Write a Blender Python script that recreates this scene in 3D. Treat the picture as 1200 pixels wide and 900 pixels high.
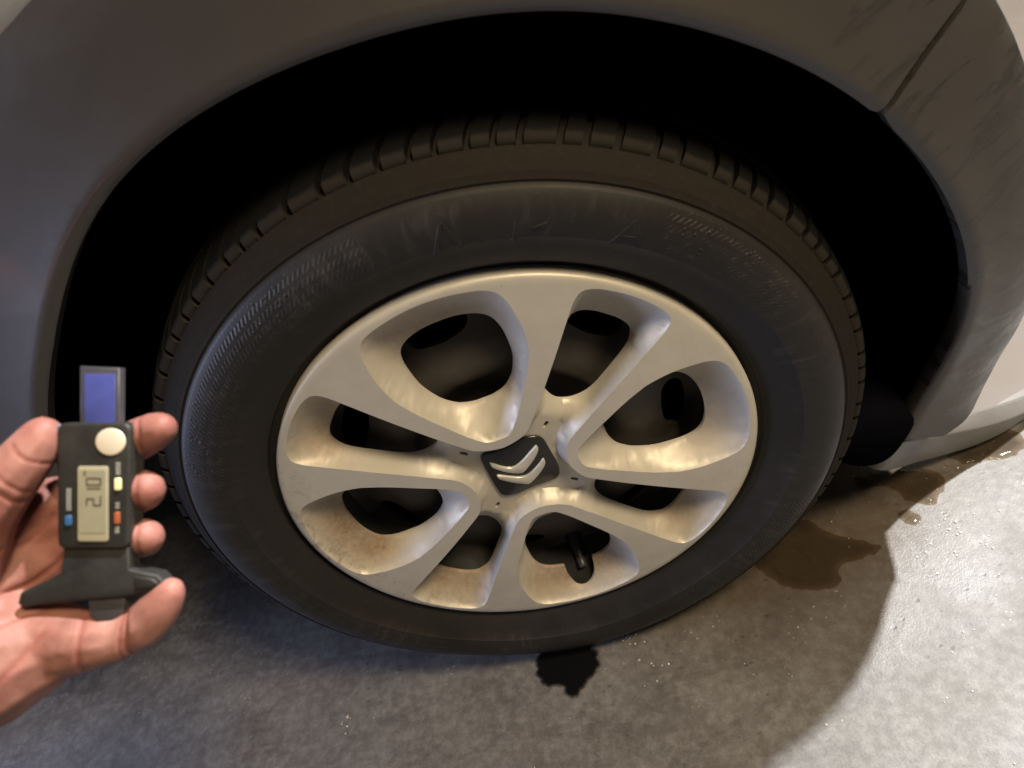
import bpy, bmesh, math, random
import numpy as np
from mathutils import Vector, Matrix
from mathutils.geometry import delaunay_2d_cdt

random.seed(7)
rng = np.random.default_rng(7)
sc = bpy.context.scene
col = sc.collection
for o in list(bpy.data.objects):
    bpy.data.objects.remove(o)
R = math.radians
ZC = 0.283                     # height of the wheel centre above the floor

# ------------------------------------------------------------------ camera
CR = [(0.94698, -0.09243, -0.30769), (-0.29281, -0.64244, -0.70819), (-0.13221, 0.76074, -0.63545)]
CAM = Vector((0.09702, -0.41861, 0.45244 + ZC))
rotm = Matrix((CR[0], [-v for v in CR[1]], [-v for v in CR[2]])).transposed()
cam_d = bpy.data.cameras.new('camera')
cam = bpy.data.objects.new('camera', cam_d)
col.objects.link(cam)
cam.matrix_world = Matrix.Translation(CAM) @ rotm.to_4x4()
cam_d.sensor_width = 36.0
cam_d.lens = 860 / 1200 * 36.0
cam_d.clip_start = 0.02
cam_d.clip_end = 60
cam_d.dof.use_dof = True
cam_d.dof.focus_distance = 0.60
cam_d.dof.aperture_fstop = 6.8
sc.camera = cam

# ------------------------------------------------------------------ world, lamps, exposure
world = bpy.data.worlds.new('World')
sc.world = world
world.use_nodes = True
bg = world.node_tree.nodes['Background']
bg.inputs[0].default_value = (1.0, 0.88, 0.76, 1)
bg.inputs[1].default_value = 0.028
sc.view_settings.view_transform = 'Standard'
sc.view_settings.look = 'None'
sc.view_settings.exposure = 0.0
sc.view_settings.gamma = 1.0


def lamp(name, kind, loc, target, energy, color, size=0.1, size_y=None):
    d = bpy.data.lights.new(name, kind)
    d.energy = energy
    d.color = color
    if kind == 'AREA':
        d.shape = 'RECTANGLE'
        d.size = size
        d.size_y = size_y or size
    else:
        d.shadow_soft_size = size
    o = bpy.data.objects.new(name, d)
    col.objects.link(o)
    o.location = loc
    o.rotation_euler = (Vector(target) - Vector(loc)).to_track_quat('-Z', 'Y').to_euler()
    return o


# ceiling lamp beyond the nose of the car: lights the free floor, leaves the car's side in its own shade
lamp('garage_lamp', 'POINT', (1.4, 0.6, 2.05), (0, 0, 0), 660, (0.975, 0.99, 1.0), 0.035)
# soft warm key added above right of the camera, in place of ambient light
lamp('soft_key_light', 'AREA', (0.85, -0.62, 1.85), (0.05, 0, 0.28), 45, (1.0, 0.80, 0.52), 0.42, 0.42)
# cold bluish light from the left, its source unseen
lamp('cold_left_light', 'AREA', (-1.7, -0.27, 0.68), (0, 0, 0.3), 24, (0.60, 0.68, 1.0), 0.45, 0.6)


# ------------------------------------------------------------------ helpers
def tag(o, label=None, cat=None, kind=None, group=None):
    if label:
        o['label'] = label
    if cat:
        o['category'] = cat
    if kind:
        o['kind'] = kind
    if group:
        o['group'] = group
    return o


def empty(name, loc=(0, 0, 0)):
    o = bpy.data.objects.new(name, None)
    col.objects.link(o)
    o.location = loc
    o.empty_display_size = 0.05
    return o


def mesh_obj(name, verts, faces, m, parent=None, smooth=True, sharp=40):
    me = bpy.data.meshes.new(name)
    me.from_pydata([tuple(map(float, v)) for v in verts], [], [tuple(map(int, f)) for f in faces])
    me.materials.append(m)
    if smooth:
        me.polygons.foreach_set('use_smooth', [True] * len(me.polygons))
        if sharp:
            me.set_sharp_from_angle(angle=R(sharp))
    me.update()
    o = bpy.data.objects.new(name, me)
    col.objects.link(o)
    if parent:
        o.parent = parent
    return o


def flip_fix(o):
    bm = bmesh.new()
    bm.from_mesh(o.data)
    bmesh.ops.recalc_face_normals(bm, faces=bm.faces)
    bm.to_mesh(o.data)
    bm.free()
    return o


def bm_obj(name, bm, m, parent=None, smooth=True, sharp=40):
    me = bpy.data.meshes.new(name)
    bm.to_mesh(me)
    bm.free()
    me.materials.append(m)
    if smooth:
        me.polygons.foreach_set('use_smooth', [True] * len(me.polygons))
        if sharp:
            me.set_sharp_from_angle(angle=R(sharp))
    o = bpy.data.objects.new(name, me)
    col.objects.link(o)
    if parent:
        o.parent = parent
    return o


def catmull(pts, n=6, closed=True):
    p = np.array(pts, float)
    out = []
    m = len(p)
    rngi = range(m) if closed else range(m - 1)
    for i in rngi:
        if closed:
            a, b, c, d = p[i - 1], p[i], p[(i + 1) % m], p[(i + 2) % m]
        else:
            a, b, c, d = p[max(i - 1, 0)], p[i], p[i + 1], p[min(i + 2, m - 1)]
        for k in range(n):
            t = k / n
            out.append(0.5 * ((2 * b) + (c - a) * t + (2 * a - 5 * b + 4 * c - d) * t * t + (3 * b - a - 3 * c + d) * t ** 3))
    if not closed:
        out.append(p[-1])
    return np.array(out)


def resample(p, step, closed=True):
    p = np.array(p, float)
    q = np.vstack([p, p[:1]]) if closed else p
    s = np.concatenate([[0], np.cumsum(np.linalg.norm(np.diff(q, axis=0), axis=1))])
    n = max(8, int(s[-1] / step))
    t = np.linspace(0, s[-1], n + 1)
    if closed:
        t = t[:-1]
    return np.stack([np.interp(t, s, q[:, i]) for i in range(q.shape[1])], 1)


def pdist(P, poly, closed=True):
    """distance of the points P to a polyline"""
    a = np.array(poly, float)
    b = np.roll(a, -1, 0) if closed else a[1:]
    if not closed:
        a = a[:-1]
    out = np.empty(len(P))
    v = b - a
    vv = (v * v).sum(1) + 1e-15
    for i in range(0, len(P), 2000):
        d = P[i:i + 2000, None, :] - a[None]
        t = np.clip((d * v).sum(2) / vv, 0, 1)
        e = d - t[..., None] * v
        out[i:i + 2000] = np.sqrt((e * e).sum(2).min(1))
    return out


def inside(P, poly):
    P = np.asarray(P, float)
    a = np.array(poly, float)
    b = np.roll(a, -1, 0)
    res = np.zeros(len(P), bool)
    for i in range(0, len(P), 4000):
        x = P[i:i + 4000, 0][:, None]
        y = P[i:i + 4000, 1][:, None]
        c = ((a[:, 1] > y) != (b[:, 1] > y)) & (x < (b[:, 0] - a[:, 0]) * (y - a[:, 1]) / (b[:, 1] - a[:, 1] + 1e-18) + a[:, 0])
        res[i:i + 4000] = c.sum(1) % 2 == 1
    return res


def cdt(points, loops):
    vs = [Vector((float(p[0]), float(p[1]))) for p in points]
    es = []
    for L in loops:
        k = len(vs)
        vs += [Vector((float(p[0]), float(p[1]))) for p in L]
        es += [(k + i, k + (i + 1) % len(L)) for i in range(len(L))]
    r = delaunay_2d_cdt(vs, es, [], 0, 1e-6)
    V = np.array([(v.x, v.y) for v in r[0]])
    F = np.array([f for f in r[2] if len(f) == 3])
    return V, F


def sstep(x):
    x = np.clip(x, 0, 1)
    return x * x * (3 - 2 * x)


def lathe(profile, a0=0.0, a1=2 * math.pi, seg=192):
    """profile: (r, y) points, turned about the wheel axle"""
    full = abs(a1 - a0 - 2 * math.pi) < 1e-6
    n = seg if full else seg + 1
    vs, fs = [], []
    m = len(profile)
    for i in range(n):
        a = a0 + (a1 - a0) * i / seg
        for r, y in profile:
            vs.append((r * math.cos(a), y, r * math.sin(a)))
    for i in range(seg):
        j = (i + 1) % n
        for k in range(m - 1):
            fs.append((i * m + k, j * m + k, j * m + k + 1, i * m + k + 1))
    return vs, fs


# ------------------------------------------------------------------ materials
class NT:
    def __init__(self, name):
        self.m = bpy.data.materials.new(name)
        self.m.use_nodes = True
        self.t = self.m.node_tree
        self.b = self.t.nodes['Principled BSDF']

    def n(self, typ, **kw):
        nd = self.t.nodes.new(typ)
        for k, v in kw.items():
            if k.startswith('i_'):
                key = k[2:]
                key = int(key) if key.isdigit() else key.replace('_', ' ')
                nd.inputs[key].default_value = v
            else:
                setattr(nd, k, v)
        return nd

    def l(self, a, b):
        self.t.links.new(a, b)

    def noise(self, scale, detail=4, rough=0.55, vec=None, dist=0.0):
        nd = self.n('ShaderNodeTexNoise')
        nd.inputs['Scale'].default_value = scale
        nd.inputs['Detail'].default_value = detail
        nd.inputs['Roughness'].default_value = rough
        nd.inputs['Distortion'].default_value = dist
        if vec is None:
            vec = self.coord()
        self.l(vec, nd.inputs['Vector'])
        return nd.outputs[0]

    def coord(self):
        if not hasattr(self, '_tc'):
            self._tc = self.n('ShaderNodeTexCoord')
        return self._tc.outputs['Object']

    def ramp(self, fac, stops):
        r = self.n('ShaderNodeValToRGB')
        e = r.color_ramp.elements
        while len(e) < len(stops):
            e.new(0.5)
        for el, (p, c) in zip(e, stops):
            el.position = p
            el.color = c if len(c) == 4 else (*c, 1)
        self.l(fac, r.inputs[0])
        return r.outputs[0]

    def mixc(self, fac, a, b, mode='MIX'):
        mx = self.n('ShaderNodeMix', data_type='RGBA', blend_type=mode)
        for sock, v in ((mx.inputs[0], fac), (mx.inputs[6], a), (mx.inputs[7], b)):
            if hasattr(v, 'is_linked') or isinstance(v, bpy.types.NodeSocket):
                self.l(v, sock)
            else:
                sock.default_value = v if isinstance(v, (int, float)) else ((*v, 1) if len(v) == 3 else v)
        return mx.outputs[2]

    def math(self, op, a, b=0.0, clamp=False):
        nd = self.n('ShaderNodeMath', operation=op, use_clamp=clamp)
        for s, v in ((nd.inputs[0], a), (nd.inputs[1], b)):
            if isinstance(v, bpy.types.NodeSocket):
                self.l(v, s)
            else:
                s.default_value = v
        return nd.outputs[0]

    def bump(self, h, strength=0.3, dist=0.001, normal=None):
        b = self.n('ShaderNodeBump')
        b.inputs['Strength'].default_value = strength
        b.inputs['Distance'].default_value = dist
        self.l(h, b.inputs['Height'])
        if normal is not None:
            self.l(normal, b.inputs['Normal'])
        return b.outputs[0]

    def set(self, **kw):
        for k, v in kw.items():
            s = self.b.inputs[k.replace('_', ' ')]
            if isinstance(v, bpy.types.NodeSocket):
                self.l(v, s)
            else:
                s.default_value = (*v, 1) if isinstance(v, tuple) and len(v) == 3 else v
        return self

    def mapped(self, scale=(1, 1, 1), rot=(0, 0, 0), loc=(0, 0, 0)):
        mp = self.n('ShaderNodeMapping')
        mp.inputs['Scale'].default_value = scale
        mp.inputs['Rotation'].default_value = rot
        mp.inputs['Location'].default_value = loc
        self.l(self.coord(), mp.inputs[0])
        return mp.outputs[0]


def simple(name, c, rough=0.5, metal=0.0, var=0.12, scale=60, bump=0.0, **kw):
    t = NT(name)
    n = t.noise(scale, 5)
    lo = tuple(x * (1 - var) for x in c)
    hi = tuple(min(1, x * (1 + var)) for x in c)
    t.set(Base_Color=t.ramp(n, [(0.3, lo), (0.7, hi)]), Metallic=metal)
    t.set(Roughness=t.ramp(n, [(0.3, (rough * 0.85,) * 3), (0.7, (min(1, rough * 1.15),) * 3)]))
    if bump:
        t.set(Normal=t.bump(t.noise(scale * 6, 3), bump, 0.0006))
    t.set(**kw)
    return t.m


# --- floor: worn, damp concrete
def floor_material():
    t = NT('damp_concrete')
    big = t.noise(2.6, 5, 0.6, dist=0.4)
    mid = t.noise(13, 6, 0.62)
    fine = t.noise(90, 6, 0.7)
    grain = t.noise(420, 3, 0.7)
    base = t.ramp(mid, [(0.28, (0.0715, 0.0645, 0.06)), (0.5, (0.1029, 0.0944, 0.0868)), (0.75, (0.1333, 0.1234, 0.1128))])
    base = t.mixc(t.ramp(fine, [(0.42, (0, 0, 0)), (0.75, (1, 1, 1))]), base, (0.185, 0.182, 0.176), 'MIX')
    base = t.mixc(0.22, base, t.ramp(grain, [(0.35, (0.30, 0.29, 0.28)), (0.65, (0.72, 0.71, 0.69))]), 'OVERLAY')
    # brown damp film around the wheel (position based: a stain with its own shape)
    sep = t.n('ShaderNodeSeparateXYZ')
    t.l(t.coord(), sep.inputs[0])
    dx = t.math('SUBTRACT', sep.outputs[0], 0.21)
    dy = t.math('SUBTRACT', sep.outputs[1], 0.10)
    d2 = t.math('SQRT', t.math('ADD', t.math('MULTIPLY', dx, dx), t.math('MULTIPLY', t.math('MULTIPLY', dy, dy), 1.6)))
    d2 = t.math('ADD', d2, t.math('MULTIPLY', t.math('SUBTRACT', big, 0.5), 0.30))
    d2 = t.math('ADD', d2, t.math('MULTIPLY', t.math('SUBTRACT', mid, 0.5), 0.10))
    damp = t.ramp(d2, [(0.10, (1, 1, 1)), (0.30, (0, 0, 0))])
    base = t.mixc(t.math('MULTIPLY', damp, 0.62), base, (0.068, 0.047, 0.028), 'MIX')
    # dark dirt tracks
    tr = t.noise(5.5, 4, 0.55, t.mapped((1.0, 2.6, 1), (0, 0, 0.5)), 0.8)
    line = t.ramp(tr, [(0.44, (0, 0, 0)), (0.485, (1, 1, 1)), (0.50, (1, 1, 1)), (0.545, (0, 0, 0))])
    msk = t.ramp(big, [(0.40, (0, 0, 0)), (0.6, (1, 1, 1))])
    base = t.mixc(t.math('MULTIPLY', t.math('MULTIPLY', line, msk), 0.36), base, (0.045, 0.037, 0.034), 'MIX')
    blot = t.ramp(t.noise(7.5, 5, 0.62, None, 0.6), [(0.50, (0, 0, 0)), (0.66, (1, 1, 1))])
    base = t.mixc(t.math('MULTIPLY', blot, 0.22), base, (0.052, 0.043, 0.040), 'MIX')
    vs_ = t.n('ShaderNodeTexVoronoi')
    vs_.inputs['Scale'].default_value = 260
    t.l(t.coord(), vs_.inputs[0])
    spk = t.math('MULTIPLY', t.ramp(vs_.outputs['Distance'], [(0.08, (1, 1, 1)), (0.16, (0, 0, 0))]), t.ramp(t.noise(40, 3), [(0.50, (0, 0, 0)), (0.58, (1, 1, 1))]))
    base = t.mixc(t.math('MULTIPLY', spk, 0.55), base, (0.04, 0.036, 0.033), 'MIX')
    # small dark pits and pale salt flecks
    vo = t.n('ShaderNodeTexVoronoi')
    vo.inputs['Scale'].default_value = 62
    t.l(t.mapped((1, 1.5, 1)), vo.inputs[0])
    pit = t.math('MULTIPLY', t.ramp(vo.outputs['Distance'], [(0.10, (1, 1, 1)), (0.20, (0, 0, 0))]), t.ramp(t.noise(9, 3), [(0.52, (0, 0, 0)), (0.62, (1, 1, 1))]))
    base = t.mixc(t.math('MULTIPLY', pit, 0.62), base, (0.035, 0.029, 0.028), 'MIX')
    v2 = t.n('ShaderNodeTexVoronoi')
    v2.inputs['Scale'].default_value = 150
    t.l(t.coord(), v2.inputs[0])
    fl = t.math('MULTIPLY', t.ramp(v2.outputs['Distance'], [(0.10, (1, 1, 1)), (0.17, (0, 0, 0))]), t.ramp(t.noise(14, 3), [(0.56, (0, 0, 0)), (0.66, (1, 1, 1))]))
    base = t.mixc(t.math('MULTIPLY', fl, 0.6), base, (0.45, 0.44, 0.42), 'MIX')
    t.set(Base_Color=base)
    ro = t.ramp(mid, [(0.3, (0.46,) * 3), (0.7, (0.68,) * 3)])
    t.set(Roughness=t.mixc(damp, ro, (0.28, 0.28, 0.28)))
    h = t.math('ADD', t.math('MULTIPLY', fine, 0.6), t.math('MULTIPLY', grain, 0.5))
    h = t.math('SUBTRACT', h, t.math('MULTIPLY', pit, 0.5))
    t.set(Normal=t.bump(h, 0.24, 0.0016))
    return t.m


M = {}
M['floor'] = floor_material()
M['band'] = simple('beige_floor_paint', (0.095, 0.076, 0.060), 0.6, 0, 0.05, 12, 0.15)
M['wall'] = simple('beige_wall_paint', (0.32, 0.27, 0.21), 0.75, 0, 0.05, 10, 0.2)


def paint_material():
    t = NT('grey_car_paint')
    n = t.noise(7, 4)
    # dried water runs on the lower right flank
    sp0 = t.n('ShaderNodeSeparateXYZ')
    t.l(t.coord(), sp0.inputs[0])
    along = t.math('ADD', t.math('MULTIPLY', sp0.outputs[0], 0.89), t.math('MULTIPLY', sp0.outputs[2], 0.45))
    across = t.math('SUBTRACT', t.math('MULTIPLY', sp0.outputs[2], 0.89), t.math('MULTIPLY', sp0.outputs[0], 0.45))
    cb = t.n('ShaderNodeCombineXYZ')
    t.l(t.math('MULTIPLY', along, 13.0), cb.inputs[0])
    t.l(t.math('MULTIPLY', across, 46.0), cb.inputs[1])
    wav = t.noise(1.0, 5, 0.62, cb.outputs[0], 1.3)
    run = t.ramp(wav, [(0.53, (0, 0, 0)), (0.59, (1, 1, 1)), (0.66, (0.35, 0.35, 0.35))])
    sep = t.n('ShaderNodeSeparateXYZ')
    t.l(t.coord(), sep.inputs[0])
    right = t.ramp(t.math('ADD', t.math('MULTIPLY', sep.outputs[0], 2.0), 0.0), [(0.50, (0.08, 0.08, 0.08)), (0.66, (1, 1, 1))])
    msk = t.math('MULTIPLY', run, right)
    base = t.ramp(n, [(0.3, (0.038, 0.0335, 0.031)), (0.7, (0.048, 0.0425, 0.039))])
    base = t.mixc(t.math('MULTIPLY', msk, 0.75), base, (0.018, 0.019, 0.017))
    fine = t.noise(160, 5, 0.7)
    base = t.mixc(t.ramp(fine, [(0.58, (0, 0, 0)), (0.82, (0.35, 0.35, 0.35))]), base, (0.07, 0.062, 0.056))
    t.set(Base_Color=base, Metallic=0.1, Coat_Weight=0.6, Coat_Roughness=0.07)
    t.set(Roughness=t.mixc(msk, (0.50, 0.50, 0.50), (0.22, 0.22, 0.22)))
    h = t.math('ADD', t.math('MULTIPLY', fine, 0.25), t.math('MULTIPLY', msk, 0.12))
    t.set(Normal=t.bump(h, 0.14, 0.0006))
    return t.m


M['paint'] = paint_material()
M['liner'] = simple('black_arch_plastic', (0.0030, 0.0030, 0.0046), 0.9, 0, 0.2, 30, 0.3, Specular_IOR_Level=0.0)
M['lip'] = simple('grey_bumper_plastic', (0.135, 0.125, 0.115), 0.55, 0, 0.10, 24, 0.2)
M['under'] = simple('underbody_black', (0.012, 0.012, 0.012), 0.8)


def tyre_material():
    t = NT('tyre_rubber')
    sep = t.n('ShaderNodeSeparateXYZ')
    t.l(t.coord(), sep.inputs[0])
    ang = t.math('ARCTAN2', sep.outputs[2], sep.outputs[0])
    rad = t.math('SQRT', t.math('ADD', t.math('MULTIPLY', sep.outputs[0], sep.outputs[0]), t.math('MULTIPLY', sep.outputs[2], sep.outputs[2])))
    cmb = t.n('ShaderNodeCombineXYZ')
    t.l(t.math('MULTIPLY', ang, 1.0), cmb.inputs[0])
    t.l(t.math('MULTIPLY', rad, 4.0), cmb.inputs[1])
    pol = cmb.outputs[0]
    mp = t.n('ShaderNodeMapping')
    mp.inputs['Scale'].default_value = (1, 0.28, 1)
    t.l(pol, mp.inputs[0])
    streak = t.noise(26, 6, 0.65, mp.outputs[0], 0.5)          # radial dried-water streaks
    patch = t.noise(9, 4, 0.6)
    grain = t.noise(500, 3, 0.6)
    # moulded hatch bands, each over its own stretch of the sidewall
    def window(v, a, b, w):
        return t.math('MULTIPLY', t.math('DIVIDE', t.math('SUBTRACT', v, a), w, True), t.math('DIVIDE', t.math('SUBTRACT', b, v), w, True), True)
    band = window(rad, 0.222, 0.2665, 0.006)
    hat = window(rad, 0.236, 0.2660, 0.003)
    sect = window(ang, 1.66, 2.75, 0.03)
    for a0, a1 in ((0.42, 0.92), (-3.05, -2.2), (-1.2, -0.45)):
        sect = t.math('MAXIMUM', sect, window(ang, a0, a1, 0.03))
    slant = t.math('ADD', t.math('MULTIPLY', ang, 190.0), t.math('MULTIPLY', rad, 700.0))
    wv = t.math('POWER', t.math('ABSOLUTE', t.math('SINE', slant)), 3.0)
    brk = t.math('GREATER_THAN', t.math('SINE', t.math('MULTIPLY', rad, 900.0)), -0.25)
    ribs = t.math('MULTIPLY', t.math('MULTIPLY', t.math('MULTIPLY', wv, brk), hat), sect)
    dust = t.math('MULTIPLY', t.ramp(streak, [(0.50, (0, 0, 0)), (0.72, (1, 1, 1))]), t.ramp(patch, [(0.42, (0.05, 0.05, 0.05)), (0.68, (1, 1, 1))]))
    dust = t.math('MULTIPLY', dust, band)
    shoulder = t.ramp(rad, [(0.266, (0, 0, 0)), (0.270, (1, 1, 1))])
    speck = t.ramp(t.noise(190, 5, 0.75), [(0.52, (0, 0, 0)), (0.75, (1, 1, 1))])
    base = t.ramp(patch, [(0.3, (0.0115, 0.0108, 0.0105)), (0.7, (0.0185, 0.0172, 0.0165))])
    base = t.mixc(t.math('MULTIPLY', shoulder, 0.9), base, (0.0135, 0.0112, 0.0090))
    base = t.mixc(t.math('MULTIPLY', dust, 0.72), base, (0.060, 0.057, 0.054))
    base = t.mixc(t.math('MULTIPLY', t.math('MULTIPLY', ribs, speck), 0.75), base, (0.085, 0.080, 0.075))
    base = t.mixc(t.math('MULTIPLY', speck, 0.16), base, (0.055, 0.048, 0.042))
    t.set(Base_Color=base)
    t.set(Specular_IOR_Level=t.mixc(shoulder, (0.30,) * 3, (0.08,) * 3))
    t.set(Roughness=t.mixc(t.math('MAXIMUM', t.math('MULTIPLY', dust, 0.6), shoulder), t.ramp(patch, [(0.35, (0.46,) * 3), (0.65, (0.64,) * 3)]), (0.80, 0.80, 0.80)))
    # beads of water caught on the hatching
    vo = t.n('ShaderNodeTexVoronoi')
    vo.inputs['Scale'].default_value = 190
    t.l(t.coord(), vo.inputs[0])
    drop = t.math('MULTIPLY', t.ramp(vo.outputs['Distance'], [(0.12, (1, 1, 1)), (0.26, (0, 0, 0))]), t.ramp(t.noise(16, 3), [(0.52, (0, 0, 0)), (0.58, (1, 1, 1))]))
    h = t.math('ADD', t.math('MULTIPLY', grain, 0.12), t.math('MULTIPLY', streak, 0.18))
    h = t.math('ADD', h, t.math('MULTIPLY', ribs, 0.40))
    h = t.math('ADD', h, t.math('MULTIPLY', t.math('MULTIPLY', drop, t.math('MULTIPLY', hat, sect)), 0.8))
    t.set(Normal=t.bump(h, 0.6, 0.0014))
    return t.m


M['tyre'] = tyre_material()
def tread_material():
    t = NT('tread_rubber')
    sep = t.n('ShaderNodeSeparateXYZ')
    t.l(t.coord(), sep.inputs[0])
    n = t.noise(70, 5, 0.65)
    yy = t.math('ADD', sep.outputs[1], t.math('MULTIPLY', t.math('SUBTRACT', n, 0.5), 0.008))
    lit_shoulder = t.ramp(t.math('MULTIPLY', yy, 20.0), [(0.20, (1, 1, 1)), (0.315, (0, 0, 0))])     # crown painted near-black as shade under the arch; shoulder keeps its road film
    base = t.mixc(lit_shoulder, (0.0022, 0.0021, 0.0020), t.ramp(n, [(0.3, (0.017, 0.0145, 0.012)), (0.7, (0.030, 0.026, 0.021))]))
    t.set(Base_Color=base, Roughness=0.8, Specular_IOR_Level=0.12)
    t.set(Normal=t.bump(t.noise(420, 3), 0.35, 0.0006))
    return t.m


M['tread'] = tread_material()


def cover_material():
    t = NT('silver_lacquer')
    at = t.n('ShaderNodeAttribute')
    at.attribute_name = 'dirt'
    d = at.outputs['Fac']
    cl = t.noise(34, 6, 0.65)
    fine = t.noise(210, 4, 0.7)
    flake = t.noise(2600, 2, 0.5)
    base = t.ramp(cl, [(0.3, (0.49, 0.462, 0.405)), (0.7, (0.56, 0.530, 0.468))])
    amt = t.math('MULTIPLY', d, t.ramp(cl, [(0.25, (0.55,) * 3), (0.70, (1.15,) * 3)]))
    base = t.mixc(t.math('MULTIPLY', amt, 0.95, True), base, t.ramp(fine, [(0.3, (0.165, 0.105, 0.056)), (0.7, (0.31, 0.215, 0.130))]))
    # scattered specks of brake dust
    vo = t.n('ShaderNodeTexVoronoi')
    vo.inputs['Scale'].default_value = 85
    t.l(t.coord(), vo.inputs[0])
    sp = t.math('MULTIPLY', t.ramp(vo.outputs['Distance'], [(0.05, (1, 1, 1)), (0.10, (0, 0, 0))]), t.ramp(t.noise(31, 2), [(0.58, (0, 0, 0)), (0.63, (1, 1, 1))]))
    base = t.mixc(t.math('MULTIPLY', sp, 0.8), base, (0.10, 0.075, 0.055))
    # kerb rash near the rim edge
    a2 = t.n('ShaderNodeAttribute')
    a2.attribute_name = 'scuff'
    sc_ = t.math('MULTIPLY', a2.outputs['Fac'], t.ramp(t.noise(75, 5, 0.7, None, 1.2), [(0.54, (0, 0, 0)), (0.60, (1, 1, 1))]))
    base = t.mixc(t.math('MULTIPLY', sc_, 0.5), base, (0.16, 0.115, 0.080))
    t.set(Base_Color=base)
    t.set(Metallic=t.mixc(amt, (0.30,) * 3, (0.0,) * 3))
    t.set(Roughness=t.mixc(amt, t.ramp(fine, [(0.3, (0.47,) * 3), (0.7, (0.55,) * 3)]), (0.75,) * 3))
    h = t.math('ADD', t.math('MULTIPLY', flake, 0.15), t.math('MULTIPLY', fine, 0.35))
    t.set(Normal=t.bump(h, 0.10, 0.0005))
    return t.m


M['cover'] = cover_material()
M['emblem'] = simple('emblem_black', (0.012, 0.012, 0.013), 0.28, 0, 0.1, 90)
M['chrome'] = simple('chevron_silver', (0.60, 0.58, 0.53), 0.36, 0.35, 0.05, 90)
M['steel'] = simple('painted_steel_wheel', (0.058, 0.051, 0.044), 0.55, 0.1, 0.25, 45, 0.2)
M['valve'] = simple('valve_rubber', (0.008, 0.008, 0.009), 0.5)
M['cap'] = simple('valve_cap_plastic', (0.05, 0.05, 0.052), 0.4)

# ------------------------------------------------------------------ setting
floor = mesh_obj('floor', [(-4, -3, 0), (4, -3, 0), (4, 5, 0), (-4, 5, 0)], [(0, 1, 2, 3)], M['floor'], smooth=False)
tag(floor, 'damp grey concrete garage floor with brown wet marks', None, 'structure')
paintedband = mesh_obj('floor_marking', [(0.30, 0.150, 0.004), (3.6, 0.19, 0.004), (3.6, 2.6, 0.004), (0.30, 2.6, 0.004)], [(0, 1, 2, 3)], M['band'], smooth=False)
tag(paintedband, 'beige painted strip of floor in front of the car', None, 'structure')
wall = mesh_obj('wall', [(-4, 2.6, 0), (4, 2.6, 0), (4, 2.6, 2.8), (-4, 2.6, 2.8), (-4, 2.75, 0), (4, 2.75, 0), (4, 2.75, 2.8), (-4, 2.75, 2.8)],
                [(0, 1, 2, 3), (5, 4, 7, 6), (3, 2, 6, 7), (1, 5, 6, 2), (4, 0, 3, 7)], M['wall'], smooth=False)
tag(wall, 'plain beige garage wall beyond the car', None, 'structure')

# ------------------------------------------------------------------ the car
car = empty('car', (0, 0, ZC))
tag(car, 'grey car whose wheel with a silver plastic cover fills the view', 'car')


# ---- flank: fender and bumper, with a real gap between them
def arch_r(a):
    xs = [-60, -22, -16, 0, 10, 15, 25, 38, 54, 70, 88, 102, 113, 134, 144, 165, 180, 200, 230]
    ys = [.350, .351, .354, .363, .366, .366, .368, .366, .363, .363, .360, .363, .365, .353, .357, .359, .358, .352, .35]
    q = np.asarray(a, float)
    tot = 0
    for w, o in ((.1, -9), (.2, -4.5), (.4, 0), (.2, 4.5), (.1, 9)):      # eased between the measured points
        tot = tot + w * np.interp(q + o, xs, ys)
    return tot


aa = np.arange(168, -22.1, -1.0)
arch = np.stack([arch_r(aa) * np.cos(np.radians(aa)), arch_r(aa) * np.sin(np.radians(aa))], 1)
crease_top = catmull([(-1.3, .39), (-0.6, .385), (-.3, .392), (-.2, .407), (-.145, .422), (-.12, .430), (-.06, .446), (.02, .455), (.15, .447), (.25, .405), (.31, .350), (.345, .298), (.352, .2813)], 5, False)
crease_right = catmull([(.352, .2813), (.3602, .2626), (.3677, .2485), (.3773, .2282), (.398, .175), (.413, .11), (.419, .05), (.4176, -.0113), (.4116, -.0475), (.4062, -.0799), (.3995, -.1166)], 5, False)
gap_a, gap_b = np.array((.2925, .2235)), np.array((.352, .2813))
gn = np.array((-(gap_b - gap_a)[1], (gap_b - gap_a)[0]))
gn /= np.linalg.norm(gn)


def flank_y(P):
    x, z = P[:, 0], P[:, 1]
    y = 0.030 * sstep((0.11 - z) / 0.24)
    d = np.minimum(pdist(P, crease_top, False), pdist(P, crease_right, False))
    y = y + 0.006 * np.clip(1 - d / 0.02, 0, 1) ** 2
    ra = np.hypot(x, z) - arch_r(np.degrees(np.arctan2(z, x)))
    y = y - 0.012 * np.exp(-np.clip(ra, 0, 1) / 0.035) * sstep((z + 0.06) / 0.2) + 0.006 * np.clip(1 - ra / 0.010, 0, 1) ** 2     # soft flare at the wheel arch
    return y


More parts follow.
